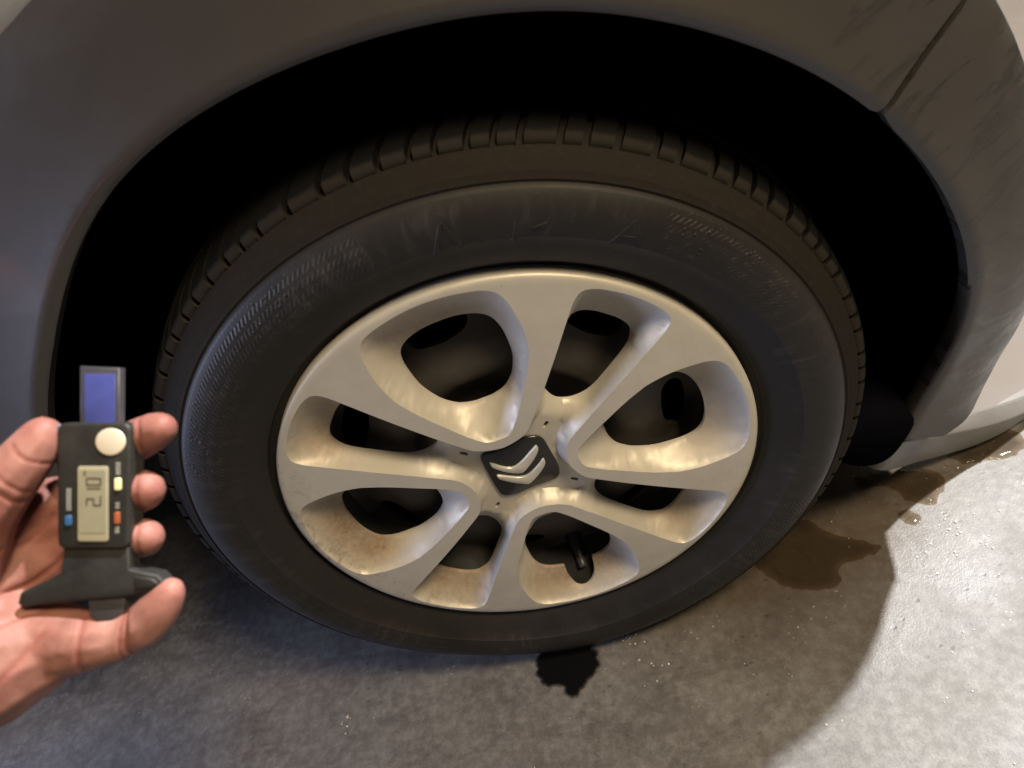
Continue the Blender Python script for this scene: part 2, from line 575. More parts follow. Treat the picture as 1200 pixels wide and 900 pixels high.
def flank(name, outline, label):
    L = resample(outline, 0.005)
    x0, z0 = L.min(0)
    x1, z1 = L.max(0)
    g = np.stack(np.meshgrid(np.arange(x0, x1, 0.014), np.arange(z0, z1, 0.014)), -1).reshape(-1, 2)
    g = g + rng.uniform(-.002, .002, g.shape)
    g = g[inside(g, L)]
    g = g[pdist(g, L) > 0.005]
    # rows following the arch give it a clean rolled edge
    ex = []
    for off in (0.0026, 0.0052, 0.0080, 0.0110, 0.0150):
        q = arch * (1 + off / np.linalg.norm(arch, axis=1))[:, None]
        q = q[inside(q, L)]
        q = q[pdist(q, L) > 0.0022]
        ex.append(q)
    V, F = cdt(np.vstack([g] + ex), [L])
    keep = inside(V[F].mean(1), L)
    F = F[keep]
    y = flank_y(V)
    vs = [(p[0], yy, p[1]) for p, yy in zip(V, y)]
    fs = [tuple(f) for f in F]
    # rolled rim
    ed = {}
    for f in fs:
        for a, b in ((f[0], f[1]), (f[1], f[2]), (f[2], f[0])):
            k = (min(a, b), max(a, b))
            ed[k] = (a, b) if k not in ed else None
    back = {}
    for e in ed.values():
        if e is None:
            continue
        for v in e:
            if v not in back:
                back[v] = len(vs)
                vs.append((vs[v][0], vs[v][1] + 0.012, vs[v][2]))
        fs.append((e[1], e[0], back[e[0]], back[e[1]]))
    o = flip_fix(mesh_obj(name, vs, fs, M['paint'], car, True, 50))
    return o


ia = int(np.argmin(np.abs(aa - 37.4)))
hg = 0.0021
f_arch = arch[:ia + 1]
b_arch = arch[ia + 1:]
fender_outline = np.vstack([f_arch[:-1], gap_a + gn * hg, gap_b + gn * hg, crease_top[::-1][2:], [(-1.3, -.10), (-.62, -.06)]])
bumper_outline = np.vstack([[gap_a - gn * hg], b_arch[1:], [(.336, -.1265), (.372, -.136)], crease_right[::-1][:-1], [gap_b - gn * hg]])
flank('front_fender', fender_outline, None)
flank('front_bumper', bumper_outline, None)


# ---- hood and nose: run on from the crease towards the far side of the car
def shell(name, crease, offs, mat):
    rows = []
    P = np.array(crease)
    y0 = flank_y(P) + 0.0
    n = len(P)
    for o in offs:
        row = []
        for i, (p, y) in enumerate(zip(P, y0)):
            s = i / (n - 1)
            row.append((p[0] + o[0](s), y + o[1], p[1] + o[2](s, p[1])))
        rows.append(row)
    vs = [v for r in rows for v in r]
    fs = []
    for j in range(len(rows) - 1):
        for i in range(n - 1):
            fs.append((j * n + i, j * n + i + 1, (j + 1) * n + i + 1, (j + 1) * n + i))
    return mesh_obj(name, vs, fs, mat, car, True, 60)


fx = lambda k: (lambda s: k * sstep(np.array((s - 0.72) / 0.28)))
fz = lambda k: (lambda s, z: k * (1 - 0.6 * s))
flip_fix(shell('hood', crease_top, [(fx(0), 0.0005, fz(0)), (fx(.006), .012, fz(.005)), (fx(.016), .06, fz(.016)), (fx(.04), .2, fz(.045)), (fx(.07), .5, fz(.08)), (fx(.07), 1.0, fz(.08)), (fx(.08), 1.5, fz(.0)), (fx(.08), 1.5, lambda s, z: -.1 - z)], M['paint']))
nx = lambda k: (lambda s: k)
nz = lambda k: (lambda s, z: k)
kz = lambda k: (lambda s, z: k * 0.4 * max(0.0, 1 - s * 1.4))
flip_fix(shell('nose_panel', crease_right, [(nx(0), 0.0005, nz(0)), (nx(.004), .012, kz(.005)), (nx(.016), .06, kz(.016)), (nx(.040), .2, kz(.045)), (nx(.07), .5, kz(.08)), (nx(.07), 1.0, kz(.08)), (nx(.0), 1.5, nz(0))], M['paint']))

# ---- splitter lip under the bumper corner
shelf = [(0.318, 0.066, -0.128), (0.322, 0.04, -0.1285), (0.3429, 0.044, -0.1446), (0.3979, 0.083, -0.1924), (0.4512, 0.108, -0.2152), (0.4828, 0.118, -0.2276), (0.5188, 0.133, -0.2449), (0.5704, 0.153, -0.2646)]
creas = [(0.306, 0.08, -0.13), (0.3195, 0.031, -0.1295), (0.3435, 0.042, -0.1452), (0.3955, 0.078, -0.1967), (0.4495, 0.098, -0.2285), (0.4771, 0.106, -0.2389), (0.512, 0.12, -0.2526), (0.5641, 0.142, -0.2681)]
bott = [(0.296, 0.095, -0.172), (0.316, 0.047, -0.18), (0.3856, 0.088, -0.2431), (0.431, 0.103, -0.2636), (0.4588, 0.108, -0.268), (0.487, 0.113, -0.2669), (0.5172, 0.125, -0.2694), (0.5675, 0.145, -0.2779)]
under = [(a - 0.004, b + 0.03, c + .004) for a, b, c in bott]
back = [(a - 0.004, b + 0.012, c - 0.012) for a, b, c in shelf]
rows = [catmull(r, 6, False) for r in (back, shelf, creas, bott, under)]
# soften the two folds
r1 = rows[2] * 0.9 + rows[1] * 0.1
r2 = rows[2] * 0.93 + rows[3] * 0.07
rows = [rows[0], rows[1], r1, r2, rows[3], rows[4]]
n = len(rows[0])
vs = [v for r in rows for v in r]
fs = [(j * n + i, j * n + i + 1, (j + 1) * n + i + 1, (j + 1) * n + i) for j in range(len(rows) - 1) for i in range(n - 1)]
lip = flip_fix(mesh_obj('bumper_lip', vs, fs, M['lip'], car, True, 60))

# ---- wheel arch liner and dark underbody
def ar(a, d):
    return (float(arch_r(a)) + d)


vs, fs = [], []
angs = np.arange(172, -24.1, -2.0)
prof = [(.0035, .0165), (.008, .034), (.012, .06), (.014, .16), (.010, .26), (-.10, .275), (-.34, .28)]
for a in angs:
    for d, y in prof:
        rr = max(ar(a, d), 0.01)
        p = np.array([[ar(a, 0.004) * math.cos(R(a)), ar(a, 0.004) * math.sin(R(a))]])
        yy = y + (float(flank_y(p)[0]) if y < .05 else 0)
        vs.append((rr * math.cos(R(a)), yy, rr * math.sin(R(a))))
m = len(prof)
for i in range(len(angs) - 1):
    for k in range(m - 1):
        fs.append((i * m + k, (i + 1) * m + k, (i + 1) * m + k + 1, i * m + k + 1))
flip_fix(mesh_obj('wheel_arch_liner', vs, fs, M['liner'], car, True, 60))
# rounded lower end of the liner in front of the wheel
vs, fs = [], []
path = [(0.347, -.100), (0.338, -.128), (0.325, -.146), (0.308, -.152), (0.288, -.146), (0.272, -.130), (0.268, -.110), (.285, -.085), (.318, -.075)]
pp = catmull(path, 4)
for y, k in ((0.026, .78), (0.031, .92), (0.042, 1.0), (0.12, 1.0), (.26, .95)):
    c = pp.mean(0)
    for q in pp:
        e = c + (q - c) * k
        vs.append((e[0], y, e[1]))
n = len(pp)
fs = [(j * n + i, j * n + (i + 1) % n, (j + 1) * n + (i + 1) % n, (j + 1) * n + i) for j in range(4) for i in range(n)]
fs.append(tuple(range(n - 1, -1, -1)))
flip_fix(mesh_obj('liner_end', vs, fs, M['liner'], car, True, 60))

bm = bmesh.new()  # plain dark boxes inside the body, added to block stray light
for (x0, x1, y0, y1, z0, z1) in ((-1.3, .33, .285, 1.48, -.12, .30), (.380, .402, .085, .285, -.10, .10), (.34, .425, .10, 1.2, -.165, -.105), (-1.3, -.64, .05, .285, -.05, .25)):
    r = bmesh.ops.create_cube(bm, size=1.0)
    for v in r['verts']:
        v.co = Vector(((x0 + x1) / 2 + v.co.x * (x1 - x0), (y0 + y1) / 2 + v.co.y * (y1 - y0), (z0 + z1) / 2 + v.co.z * (z1 - z0)))
bm_obj('underbody_blocker', bm, M['under'], car, False)


# ------------------------------------------------------------------ tyre
def squash(v):
    """flatten the tyre where it carries the car"""
    x, y, z = v
    r = math.hypot(x, z)
    floor_z = -ZC + 0.0012
    k = max(0.0, min(1.0, (-z - 0.18) / 0.10))
    w = math.exp(-(x / 0.10) ** 2) * k
    if 0.205 < r < 0.284:
        t = math.sin((r - 0.205) / 0.079 * math.pi)
        y += (-1 if y < 0.09 else 1) * 0.006 * w * t
    if z < floor_z:
        z = floor_z
    return (x, y, z)


side = [(.1955, .022), (.1985, .014), (.2025, .0115), (.2055, .0095), (.2070, .0055), (.2100, .0035), (.2160, -.0005), (.2250, -.0055), (.2330, -.0090),
        (.2335, -.0097), (.2420, -.0120), (.2510, -.0125), (.2590, -.0110), (.2650, -.0080), (.2672, -.0066), (.2680, -.0048), (.2690, -.0048), (.2700, -.0052), (.2745, -.0026), (.2750, -.0012), (.2790, .0020),
        (.2820, .0055), (.2838, .0080), (.2850, .0095), (.2848, .0112), (.2862, .0150), (.2890, .0210), (.2920, .0320),
        (.2930, .0560), (.2995, .0565), (.3000, .0790), (.2935, .0795), (.2935, .0880), (.3000, .0885), (.3000, .1080), (.2935, .1085), (.2930, .1290), (.2985, .1295), (.2955, .160), (.2870, .176), (.2780, .184), (.255, .196), (.225, .188), (.198, .170)]
vs, fs = lathe(side, seg=300)
vs = [squash(v) for v in vs]
tyre = flip_fix(mesh_obj('tyre', vs, fs, M['tyre'], car, True, 35))

# worn raised marks moulded into the sidewall (too faint to read in the photograph)
side_r = [p[0] for p in side[8:24]]
side_y = [p[1] for p in side[8:24]]


def raised(strokes, wdt=0.0021, hgt=0.0007):
    vs, fs = [], []
    for st in strokes:
        q = resample(np.array([(math.radians(a) * .245, r) for a, r in st]), 0.003, False)
        e = np.gradient(q, axis=0)
        e /= np.linalg.norm(e, axis=1)[:, None] + 1e-9
        nr = np.stack([-e[:, 1], e[:, 0]], 1)
        k0 = len(vs)
        for p, n_ in zip(q, nr):
            for off, up_ in ((-1, -.0004), (-.6, 1), (.6, 1), (1, -.0004)):
                a_ = (p[0] + n_[0] * wdt * off) / .245
                r_ = p[1] + n_[1] * wdt * off
                yy = float(np.interp(r_, side_r, side_y)) - (hgt if up_ == 1 else -.0004)
                vs.append((r_ * math.cos(a_), yy, r_ * math.sin(a_)))
        for i in range(len(q) - 1):
            for c in range(3):
                fs.append((k0 + i * 4 + c, k0 + i * 4 + c + 1, k0 + i * 4 + 5 + c, k0 + i * 4 + 4 + c))
    return flip_fix(mesh_obj('raised_mark', vs, fs, M['tyre'], tyre, True, 40))


for st in ([[(86.5, .231), (84.2, .253), (82.2, .231)]], [[(74.0, .231), (73.6, .247)], [(71.2, .240), (69.0, .244)]],
           [[(58.6, .232), (56.4, .252), (53.6, .233)], [(57.6, .239), (54.8, .240)]]):
    raised(st, 0.0019, 0.00032)

# shoulder tread blocks, each one a piece of its own; pitch varies as on the real tyre
prof = [(.2838, .0118), (.2875, .0105), (.2915, .0122), (.2942, .0168), (.2962, .0260), (.2978, .0400), (.2985, .0530)]
def block_mesh(half, slant):
    vs, fs = [], []
    na = 3
    for i in range(na + 1):
        a = -half + 2 * half * i / na
        for j, (r, y) in enumerate(prof):
            b = a + slant * (y - .012)
            vs.append((r * math.sin(b), y, r * math.cos(b)))
    m = len(prof)
    for i in range(na):
        for k in range(m - 1):
            fs.append((i * m + k, (i + 1) * m + k, (i + 1) * m + k + 1, i * m + k + 1))
    k0 = len(vs)
    for i in (0, na):            # end walls down to the groove floor
        a = -half if i == 0 else half
        ring = []
        for r, y in prof:
            b = a + slant * (y - .012)
            ring.append(len(vs))
            rr = 0.2845 + (y - .0118) * 0.16
            vs.append((min(r, rr) * math.sin(b), y, min(r, rr) * math.cos(b)))
        for k in range(m - 1):
            fs.append((i * m + k, i * m + k + 1, ring[k + 1], ring[k]))
    a_ring = [i * m + m - 1 for i in range(na + 1)]
    me = bpy.data.meshes.new('tread_block')
    me.from_pydata(vs, [], fs)
    bm = bmesh.new()
    bm.from_mesh(me)
    bmesh.ops.recalc_face_normals(bm, faces=bm.faces)
    bm.to_mesh(me)
    bm.free()
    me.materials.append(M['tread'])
    me.polygons.foreach_set('use_smooth', [True] * len(me.polygons))
    me.set_sharp_from_angle(angle=R(50))
    return me


shared = [block_mesh(R(h), 0.9) for h in (1.10, 1.46, 1.95)]
a = 0.0
pitches = []
while a < 357:
    p = random.choice((0, 0, 1, 1, 2))
    pitches.append(p)
    a += (3.15, 3.95, 5.0)[p]
scale = 360.0 / a
a = 0.0
for p in pitches:
    w = (3.15, 3.95, 5.0)[p] * scale
    th = a + w / 2
    a += w
    d = (th + 180) % 360 - 180          # clockwise from straight up
    if abs(abs(d) - 180) < 26:           # the few blocks flattened under the load
        me = shared[p].copy()
        for v in me.vertices:
            c = Matrix.Rotation(R(th), 3, 'Y') @ v.co
            c = Vector(squash(c))
            v.co = Matrix.Rotation(-R(th), 3, 'Y') @ c
    else:
        me = shared[p]
    o = bpy.data.objects.new('tread_block', me)
    col.objects.link(o)
    o.parent = tyre
    o.rotation_euler = (0, R(th), 0)

# ------------------------------------------------------------------ wheel cover (four loops, eight windows)
A0 = 94.0
mm = 0.001


def pol(pts, axis):
    return np.array([(r * mm * math.cos(R(axis + d)), r * mm * math.sin(R(axis + d))) for r, d in pts])


def sym(half):
    """mirror a half contour (r, d) with d from 0 at the inner end to 0 at the outer end"""
    return half + [(r, -d) for r, d in half[::-1] if abs(d) > 1e-6]


A_top = sym([(51.5, 0), (52, 6), (54.5, 11), (60, 14.4), (70, 17.8), (80, 19.7), (93, 21.4), (105, 22.6), (117, 23.3), (128, 23.5), (137, 23.4), (155, 21.8), (172, 19.4), (183, 17.5), (188.7, 15.6), (191.8, 12.6), (193, 8), (193.7, 4), (194, 0)])
A_hole = sym([(78.5, 0), (79.2, 6), (84.0, 12.8), (92, 16.6), (102, 18.5), (118, 18.9), (134, 17.4), (146, 15.8), (155, 13.6), (160, 10.6), (162.5, 6.5), (163.2, 3), (163.3, 0)])
B_hole = sym([(75, 0), (77, 5), (82, 9.3), (90, 12.3), (99, 13.3), (110, 13.1), (125, 12.5), (137, 12.0), (147, 11.2), (155, 9.6), (160.5, 7.4), (162.8, 4), (163, 0)])
ridge = [(41.5, 0), (42.2, 6), (44, 12), (47, 18), (51, 22.5), (58, 26.3), (75, 28.9), (95, 30.6), (131, 32.0), (170, 32.7), (182, 33.1), (189, 34.2), (192.4, 37), (193.4, 41), (193.8, 45)]
pad = [(34, 0), (35, 8), (38, 17), (43.5, 25), (52, 30.5), (59, 33.2), (62, 37), (63, 45)]


def star(half):
    out = []
    for k in range(4):
        ax = A0 + 90 * k
        neg = [(r, -d) for r, d in half[::-1]]
        out.append(pol(neg[1:], ax))
        out.append(pol(half[1:], ax))
    return np.vstack(out)


def dedup(p):
    keep = [i for i in range(len(p)) if np.linalg.norm(p[i] - p[i - 1]) > 1e-5]
    return p[keep]


low = resample(catmull(dedup(star(ridge)), 6), 0.0022)
padp = resample(catmull(dedup(star(pad)), 6), 0.0022)
At, Ah, Bh = [], [], []
for k in range(4):
    ax = A0 + 90 * k
    At.append(resample(catmull(pol(A_top, ax), 6), 0.0022))
    h = pol(A_hole, ax)
    Ah.append(resample(catmull(h, 6), 0.002))
    Bh.append(resample(catmull(pol(B_hole, ax - 45), 6), 0.002))
# the bottom window has a notch that clears the tyre valve
notch = catmull([(-.0040, -.150), (-.0042, -.166), (-.0036, -.1765), (-.0004, -.1840), (.0055, -.1872), (.0135, -.1866), (.0205, -.1815), (.0238, -.173), (.0250, -.164), (.0256, -.150)], 5, False)
kb = int(np.argmin([np.linalg.norm(h.mean(0) - np.array((0.02, -.125))) for h in Ah]))
H = Ah[kb]
ins = inside(H, np.vstack([notch]))
# walk round the hole: leave it where the notch starts and come back where it ends
order = H if (np.cross(H[1] - H[0], H[2] - H[0]) > 0) else H[::-1]
if True:
    area = 0.5 * np.sum(order[:, 0] * np.roll(order[:, 1], -1) - np.roll(order[:, 0], -1) * order[:, 1])
    if area < 0:
        order = order[::-1]
    nin = notch[~inside(notch, order)]
    i0 = int(np.argmin(np.linalg.norm(order - nin[0], axis=1)))
    i1 = int(np.argmin(np.linalg.norm(order - nin[-1], axis=1)))
    # counter-clockwise order passes the outer (lower) rim from left to right
    seq = []
    i = i1
    while i != i0:
        seq.append(order[i])
        i = (i + 1) % len(order)
    seq = np.array(seq[1:])
    Ah[kb] = resample(np.vstack([seq, nin]), 0.0016)

RIM = 0.2
rimloop = np.array([(RIM * math.cos(t), RIM * math.sin(t)) for t in np.linspace(0, 2 * math.pi, 301)[:-1]])
rim2 = rimloop * (0.1985 / RIM)
rim3 = rimloop * (0.1962 / RIM)
slots = []
for k in range(4):
    ax = R(A0 - 45 + 90 * k)
    u = np.array((math.cos(ax), math.sin(ax)))
    w = np.array((-u[1], u[0]))
    q = []
    for t in np.linspace(0, 2 * math.pi, 17)[:-1]:
        q.append(u * (0.0520 + 0.0038 * np.sign(math.cos(t)) * abs(math.cos(t)) ** 0.55) + w * (0.0016 * np.sign(math.sin(t)) * abs(math.sin(t)) ** 0.7))
    slots.append(np.array(q))


def offset_loop(L, d):
    e = np.roll(L, -1, 0) - np.roll(L, 1, 0)
    nrm = np.stack([-e[:, 1], e[:, 0]], 1)
    nrm /= np.linalg.norm(nrm, axis=1)[:, None] + 1e-12
    q = L + nrm * d
    return q[pdist(q, L) > abs(d) * 0.85]


extra = []
for L in At + [low]:
    extra += [offset_loop(L, 0.0007), offset_loop(L, -0.0007)]
allc = At + Ah + Bh + [low, padp] + slots + [rimloop, rim2, rim3]
g = np.stack(np.meshgrid(np.arange(-.2, .2, .0032), np.arange(-.2, .2, .0032)), -1).reshape(-1, 2)
g[::2] += 0.0008
g = g[np.hypot(g[:, 0], g[:, 1]) < .193]
dmin = np.min([pdist(g, L) for L in allc], axis=0)
g = g[dmin > 0.0017]
ex = np.vstack(extra)
dm = np.min([pdist(ex, L) for L in allc], axis=0)
ex = ex[dm > 0.0005]
V, F = cdt(np.vstack([g, ex]), allc)
cen = V[F].mean(1)
cut = np.zeros(len(F), bool)
for L in Ah + Bh + slots:
    cut |= inside(cen, L)
cut |= np.hypot(cen[:, 0], cen[:, 1]) > RIM
F = F[~cut]


def cover_depth(V):
    r = np.hypot(V[:, 0], V[:, 1])
    h = np.zeros(len(V))
    dirt = np.zeros(len(V))
    # face: a trace of crown, rolled rim
    h -= 0.0012 * np.sin(np.clip((0.19 - r) / 0.15, 0, 1) * math.pi)
    rr = np.clip((r - 0.1962) / 0.0038, 0, 1)
    h += 0.0022 * rr ** 2.0
    face = h.copy()
    for k in range(4):
        ins = inside(V, At[k]) | (pdist(V, At[k]) < 1e-5)
        P = V[ins]
        dt = pdist(P, At[k])
        dh = pdist(P, pol(A_hole, A0 + 90 * k) if k != kb else resample(catmull(pol(A_hole, A0 + 90 * k), 6), .002))
        dh = np.where(inside(P, resample(catmull(pol(A_hole, A0 + 90 * k), 6), .002)), 0, dh)
        t = dt / (dt + dh + 1e-9)
        pr = np.sin(t * math.pi / 2) ** 0.92
        out = sstep((np.hypot(P[:, 0], P[:, 1]) - .13) / .04)
        # the outer wall drops, then flattens to a ledge at the hole
        led = np.where(t < 0.62, np.sin(np.clip(t / 0.62, 0, 1) * math.pi / 2) * 0.80, 0.80 + 0.20 * sstep((t - 0.62) / 0.38))
        pr = pr * (1 - out) + led * out
        h[ins] = face[ins] + (0.0205 - face[ins]) * pr
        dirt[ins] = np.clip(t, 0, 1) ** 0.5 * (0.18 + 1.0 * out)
    ins = inside(V, low) | (pdist(V, low) < 1e-5)
    P = V[ins]
    rP = np.hypot(P[:, 0], P[:, 1])
    dr = pdist(P, low)
    dp = pdist(P, padp)
    dp = np.where(inside(P, padp) | (dp < 2e-5), 0, dp)
    dh = np.min([np.where(inside(P, L), 0, pdist(P, L)) for L in Bh], axis=0)
    wp = 1 / (dp + 1e-4) ** 2
    wh = 1 / (dh + 1e-4) ** 2
    Ht = (0.0142 * wp + 0.0205 * wh) / (wp + wh)
    di = np.minimum(dp, dh)
    wfull = dr + di + 1e-9
    kk = sstep((rP - .07) / .03)
    w = np.minimum(wfull, 0.0065) * (1 - kk) + wfull * kk
    t = np.clip(dr / w, 0, 1)
    pr = np.sin(t * math.pi / 2)
    out = sstep((rP - .13) / .04)
    led = np.where(t < 0.62, np.sin(np.clip(t / 0.62, 0, 1) * math.pi / 2) * 0.80, 0.80 + 0.20 * sstep((t - 0.62) / 0.38))
    pr = pr * (1 - out) + led * out
    h[ins] = np.where(dp == 0, 0.0142, face[ins] + (Ht - face[ins]) * pr)
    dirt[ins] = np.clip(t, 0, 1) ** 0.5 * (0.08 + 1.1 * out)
    return h, dirt


hV, dV = cover_depth(V)
# relax the walls between the fixed contours
fixed = np.zeros(len(V), bool)
for L in At + Ah + Bh + slots + [low, rimloop, rim2, rim3]:
    fixed |= pdist(V, L) < 2e-5
E2 = np.vstack([F[:, [0, 1]], F[:, [1, 2]], F[:, [2, 0]]])
E2 = np.vstack([E2, E2[:, ::-1]])
fixed |= inside(V, padp) | (pdist(V, padp) < 2e-5)
onface = hV < 0.0006
rV0 = np.hypot(V[:, 0], V[:, 1])
for it in range(26):
    acc = np.zeros(len(V))
    cnt = np.zeros(len(V))
    np.add.at(acc, E2[:, 0], hV[E2[:, 1]])
    np.add.at(cnt, E2[:, 0], 1)
    mean = acc / np.maximum(cnt, 1)
    hV = np.where(fixed | onface | ((rV0 > 0.085) & (it > 10)), hV, 0.4 * hV + 0.6 * mean)
angV = np.degrees(np.arctan2(V[:, 1], V[:, 0])) % 360
rV = np.hypot(V[:, 0], V[:, 1])
# brake dust gathers in the lower and rear windows most
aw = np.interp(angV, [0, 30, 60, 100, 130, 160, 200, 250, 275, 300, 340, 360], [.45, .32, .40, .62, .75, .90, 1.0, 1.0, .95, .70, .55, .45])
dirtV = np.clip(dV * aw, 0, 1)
scuffV = np.clip((rV - 0.165) / 0.03, 0, 1) * np.interp(angV, [0, 140, 160, 185, 205, 225, 245, 290, 330, 360], [.0, 0, .5, 1, 1, .7, .25, .05, .25, 0])
vs = [(p[0], h, p[1]) for p, h in zip(V, hV)]
fs = [tuple(f) for f in F]
ed = {}
for f in fs:
    for a_, b_ in ((f[0], f[1]), (f[1], f[2]), (f[2], f[0])):
        k = (min(a_, b_), max(a_, b_))
        ed[k] = (a_, b_) if k not in ed else None
backv = {}
att_d, att_s = list(dirtV), list(scuffV)
for e in ed.values():
    if e is None:
        continue
    for v in e:
        if v not in backv:
            backv[v] = len(vs)
            r = rV[v]
            dep = 0.013 if r > .199 else (0.0035 if r > .06 else 0.007)
            vs.append((vs[v][0], vs[v][1] + dep, vs[v][2]))
            att_d.append(att_d[v])
            att_s.append(0)
    fs.append((e[1], e[0], backv[e[0]], backv[e[1]]))
cover = mesh_obj('wheel_cover', vs, fs, M['cover'], car, True, 52)
flip_fix(cover)
cover.data.set_sharp_from_angle(angle=R(52))
for nm, arr in (('dirt', att_d), ('scuff', att_s)):
    at = cover.data.attributes.new(nm, 'FLOAT', 'POINT')
    at.data.foreach_set('value', np.array(arr, dtype=np.float32))
cover['label'] = 'silver plastic wheel cover with eight windows and brown brake dust'


def slab(name, outline, y_front, y_back, bevel, mat, parent, dome=0.0):
    """a plate parallel to the wheel face, with a bevelled front edge"""
    L = resample(catmull(outline, 5), 0.0012)
    c = L.mean(0)
    rings = [(0, y_back), (0, y_front + bevel), (bevel * 0.35, y_front + bevel * 0.3), (bevel, y_front)]
    area = 0.5 * np.sum(L[:, 0] * np.roll(L[:, 1], -1) - np.roll(L[:, 0], -1) * L[:, 1])
    e = np.roll(L, -1, 0) - np.roll(L, 1, 0)
    nrm = np.stack([-e[:, 1], e[:, 0]], 1) * (1 if area > 0 else -1)
    nrm /= np.linalg.norm(nrm, axis=1)[:, None] + 1e-12
    vs, fs = [], []
    n = len(L)
    for d, y in rings:
        for p, q in zip(L, nrm):
            s = p + q * d
            vs.append((s[0], y, s[1]))
    for j in range(len(rings) - 1):
        for i in range(n):
            fs.append((j * n + i, j * n + (i + 1) % n, (j + 1) * n + (i + 1) % n, (j + 1) * n + i))
    o = mesh_obj(name, vs, fs + [tuple((len(rings) - 1) * n + i for i in range(n))], mat, parent, True, 40)
    bm = bmesh.new()
    bm.from_mesh(o.data)
    bmesh.ops.triangulate(bm, faces=[f for f in bm.faces if len(f.verts) > 4])
    bmesh.ops.recalc_face_normals(bm, faces=bm.faces)
    bm.to_mesh(o.data)
    bm.free()
    return o


plate = [(-0.0269, 0.0262), (-0.0219, 0.0289), (-0.0139, 0.0279), (-0.0014, 0.0294), (0.0117, 0.0331), (0.0189, 0.0325), (0.0247, 0.0296), (0.028, 0.0233), (0.0293, 0.0096), (0.0307, -0.0067), (0.0299, -0.0179), (0.0268, -0.0236), (0.0207, -0.0257), (0.0022, -0.0271), (-0.0112, -0.0297), (-0.0206, -0.0292), (-0.0258, -0.0256), (-0.0271, -0.0177), (-0.028, -0.0018), (-0.0284, 0.0191)]
slab('emblem_plate', plate, 0.0118, 0.0150, 0.0012, M['emblem'], cover)
ch1 = [(-0.0219, 0.0185), (-0.0205, 0.0172), (-0.014, 0.0101), (-0.0085, 0.0062), (-0.0032, 0.0058), (0.0042, 0.0100), (0.0120, 0.0163), (0.0190, 0.0218), (0.0203, 0.0224), (0.0209, 0.0177), (0.016, 0.0099), (0.0090, 0.0028), (0.0023, -0.0030), (-0.0020, -0.0036), (-0.0090, -0.0002), (-0.0157, 0.0051), (-0.0205, 0.0105), (-0.0220, 0.014)]
ch2 = [(-0.0214, 0.0011), (-0.0188, 0.0005), (-0.0115, -0.0042), (-0.0046, -0.0081), (0.0000, -0.0092), (0.0045, -0.0083), (0.0105, -0.0043), (0.0170, 0.0012), (0.0205, 0.0048), (0.0219, 0.0048), (0.0216, -0.0004), (0.0175, -0.0067), (0.0110, -0.0130), (0.0048, -0.0179), (0.0011, -0.0195), (-0.0040, -0.0172), (-0.012, -0.0119), (-0.0185, -0.0062), (-0.0212, -0.0030)]
slab('chevron', ch1, 0.0096, 0.0125, 0.0008, M['chrome'], cover)
slab('chevron', ch2, 0.0096, 0.0125, 0.0008, M['chrome'], cover)

# ------------------------------------------------------------------ steel wheel behind the cover
vents = []
for k in range(7):
    ax = 98.7 - 51.43 * k
    vp = [(134, -8.5), (131, -4), (130, 0), (131, 4), (134, 8.5), (140, 10.6), (147, 10.2), (152, 7), (153.5, 0), (152, -7), (147, -10.2), (140, -10.6)]
    vents.append(resample(catmull(pol(vp, ax), 5), 0.003))
outer = rimloop * (0.168 / RIM)
inner = rimloop[::4] * (0.030 / RIM)
g = np.stack(np.meshgrid(np.arange(-.17, .17, .006), np.arange(-.17, .17, .006)), -1).reshape(-1, 2)
rg = np.hypot(g[:, 0], g[:, 1])
g = g[(rg < .165) & (rg > .033)]
g = g[np.min([pdist(g, L) for L in vents], axis=0) > .002]
V2, F2 = cdt(g, vents + [outer, inner])
c2 = V2[F2].mean(1)
cut = np.zeros(len(F2), bool)
for L in vents + [inner]:
    cut |= inside(c2, L)
cut |= np.hypot(c2[:, 0], c2[:, 1]) > .168
F2 = F2[~cut]
r2 = np.hypot(V2[:, 0], V2[:, 1])
d2 = np.interp(r2, [.03, .05, .066, .078, .090, .105, .120, .132, .15, .160, .168], [.058, .058, .056, .046, .037, .035, .038, .043, .050, .053, .050])
vs = [(p[0], d, p[1]) for p, d in zip(V2, d2)]
fs = [tuple(f) for f in F2]
ed = {}
for f in fs:
    for a_, b_ in ((f[0], f[1]), (f[1], f[2]), (f[2], f[0])):
        k = (min(a_, b_), max(a_, b_))
        ed[k] = (a_, b_) if k not in ed else None
backv = {}
for e in ed.values():
    if e is None:
        continue
    for v in e:
        if v not in backv:
            backv[v] = len(vs)
            vs.append((vs[v][0], vs[v][1] + .006, vs[v][2]))
    fs.append((e[1], e[0], backv[e[0]], backv[e[1]]))
disc = flip_fix(mesh_obj('steel_wheel', vs, fs, M['steel'], car, True, 45))
vs, fs = lathe([(.1665, .050), (.170, .040), (.176, .030), (.184, .024), (.190, .021), (.1945, .018), (.1975, .0165), (.199, .018), (.199, .022), (.192, .026), (.186, .040), (.182, .17)], seg=160)
flip_fix(mesh_obj('rim', vs, fs, M['under'], car, True, 40))
vs, fs = lathe([(.001, .045), (.022, .046), (.026, .050), (.027, .060), (.031, .062)], seg=48)
flip_fix(mesh_obj('hub_cap', vs, fs, M['under'], car, True, 40))
vs, fs = lathe([(.001, .085), (.12, .085), (.125, .09), (.13, .12), (.13, .15), (.182, .16)], seg=96)
flip_fix(mesh_obj('brake_drum', vs, fs, M['under'], car, True, 40))


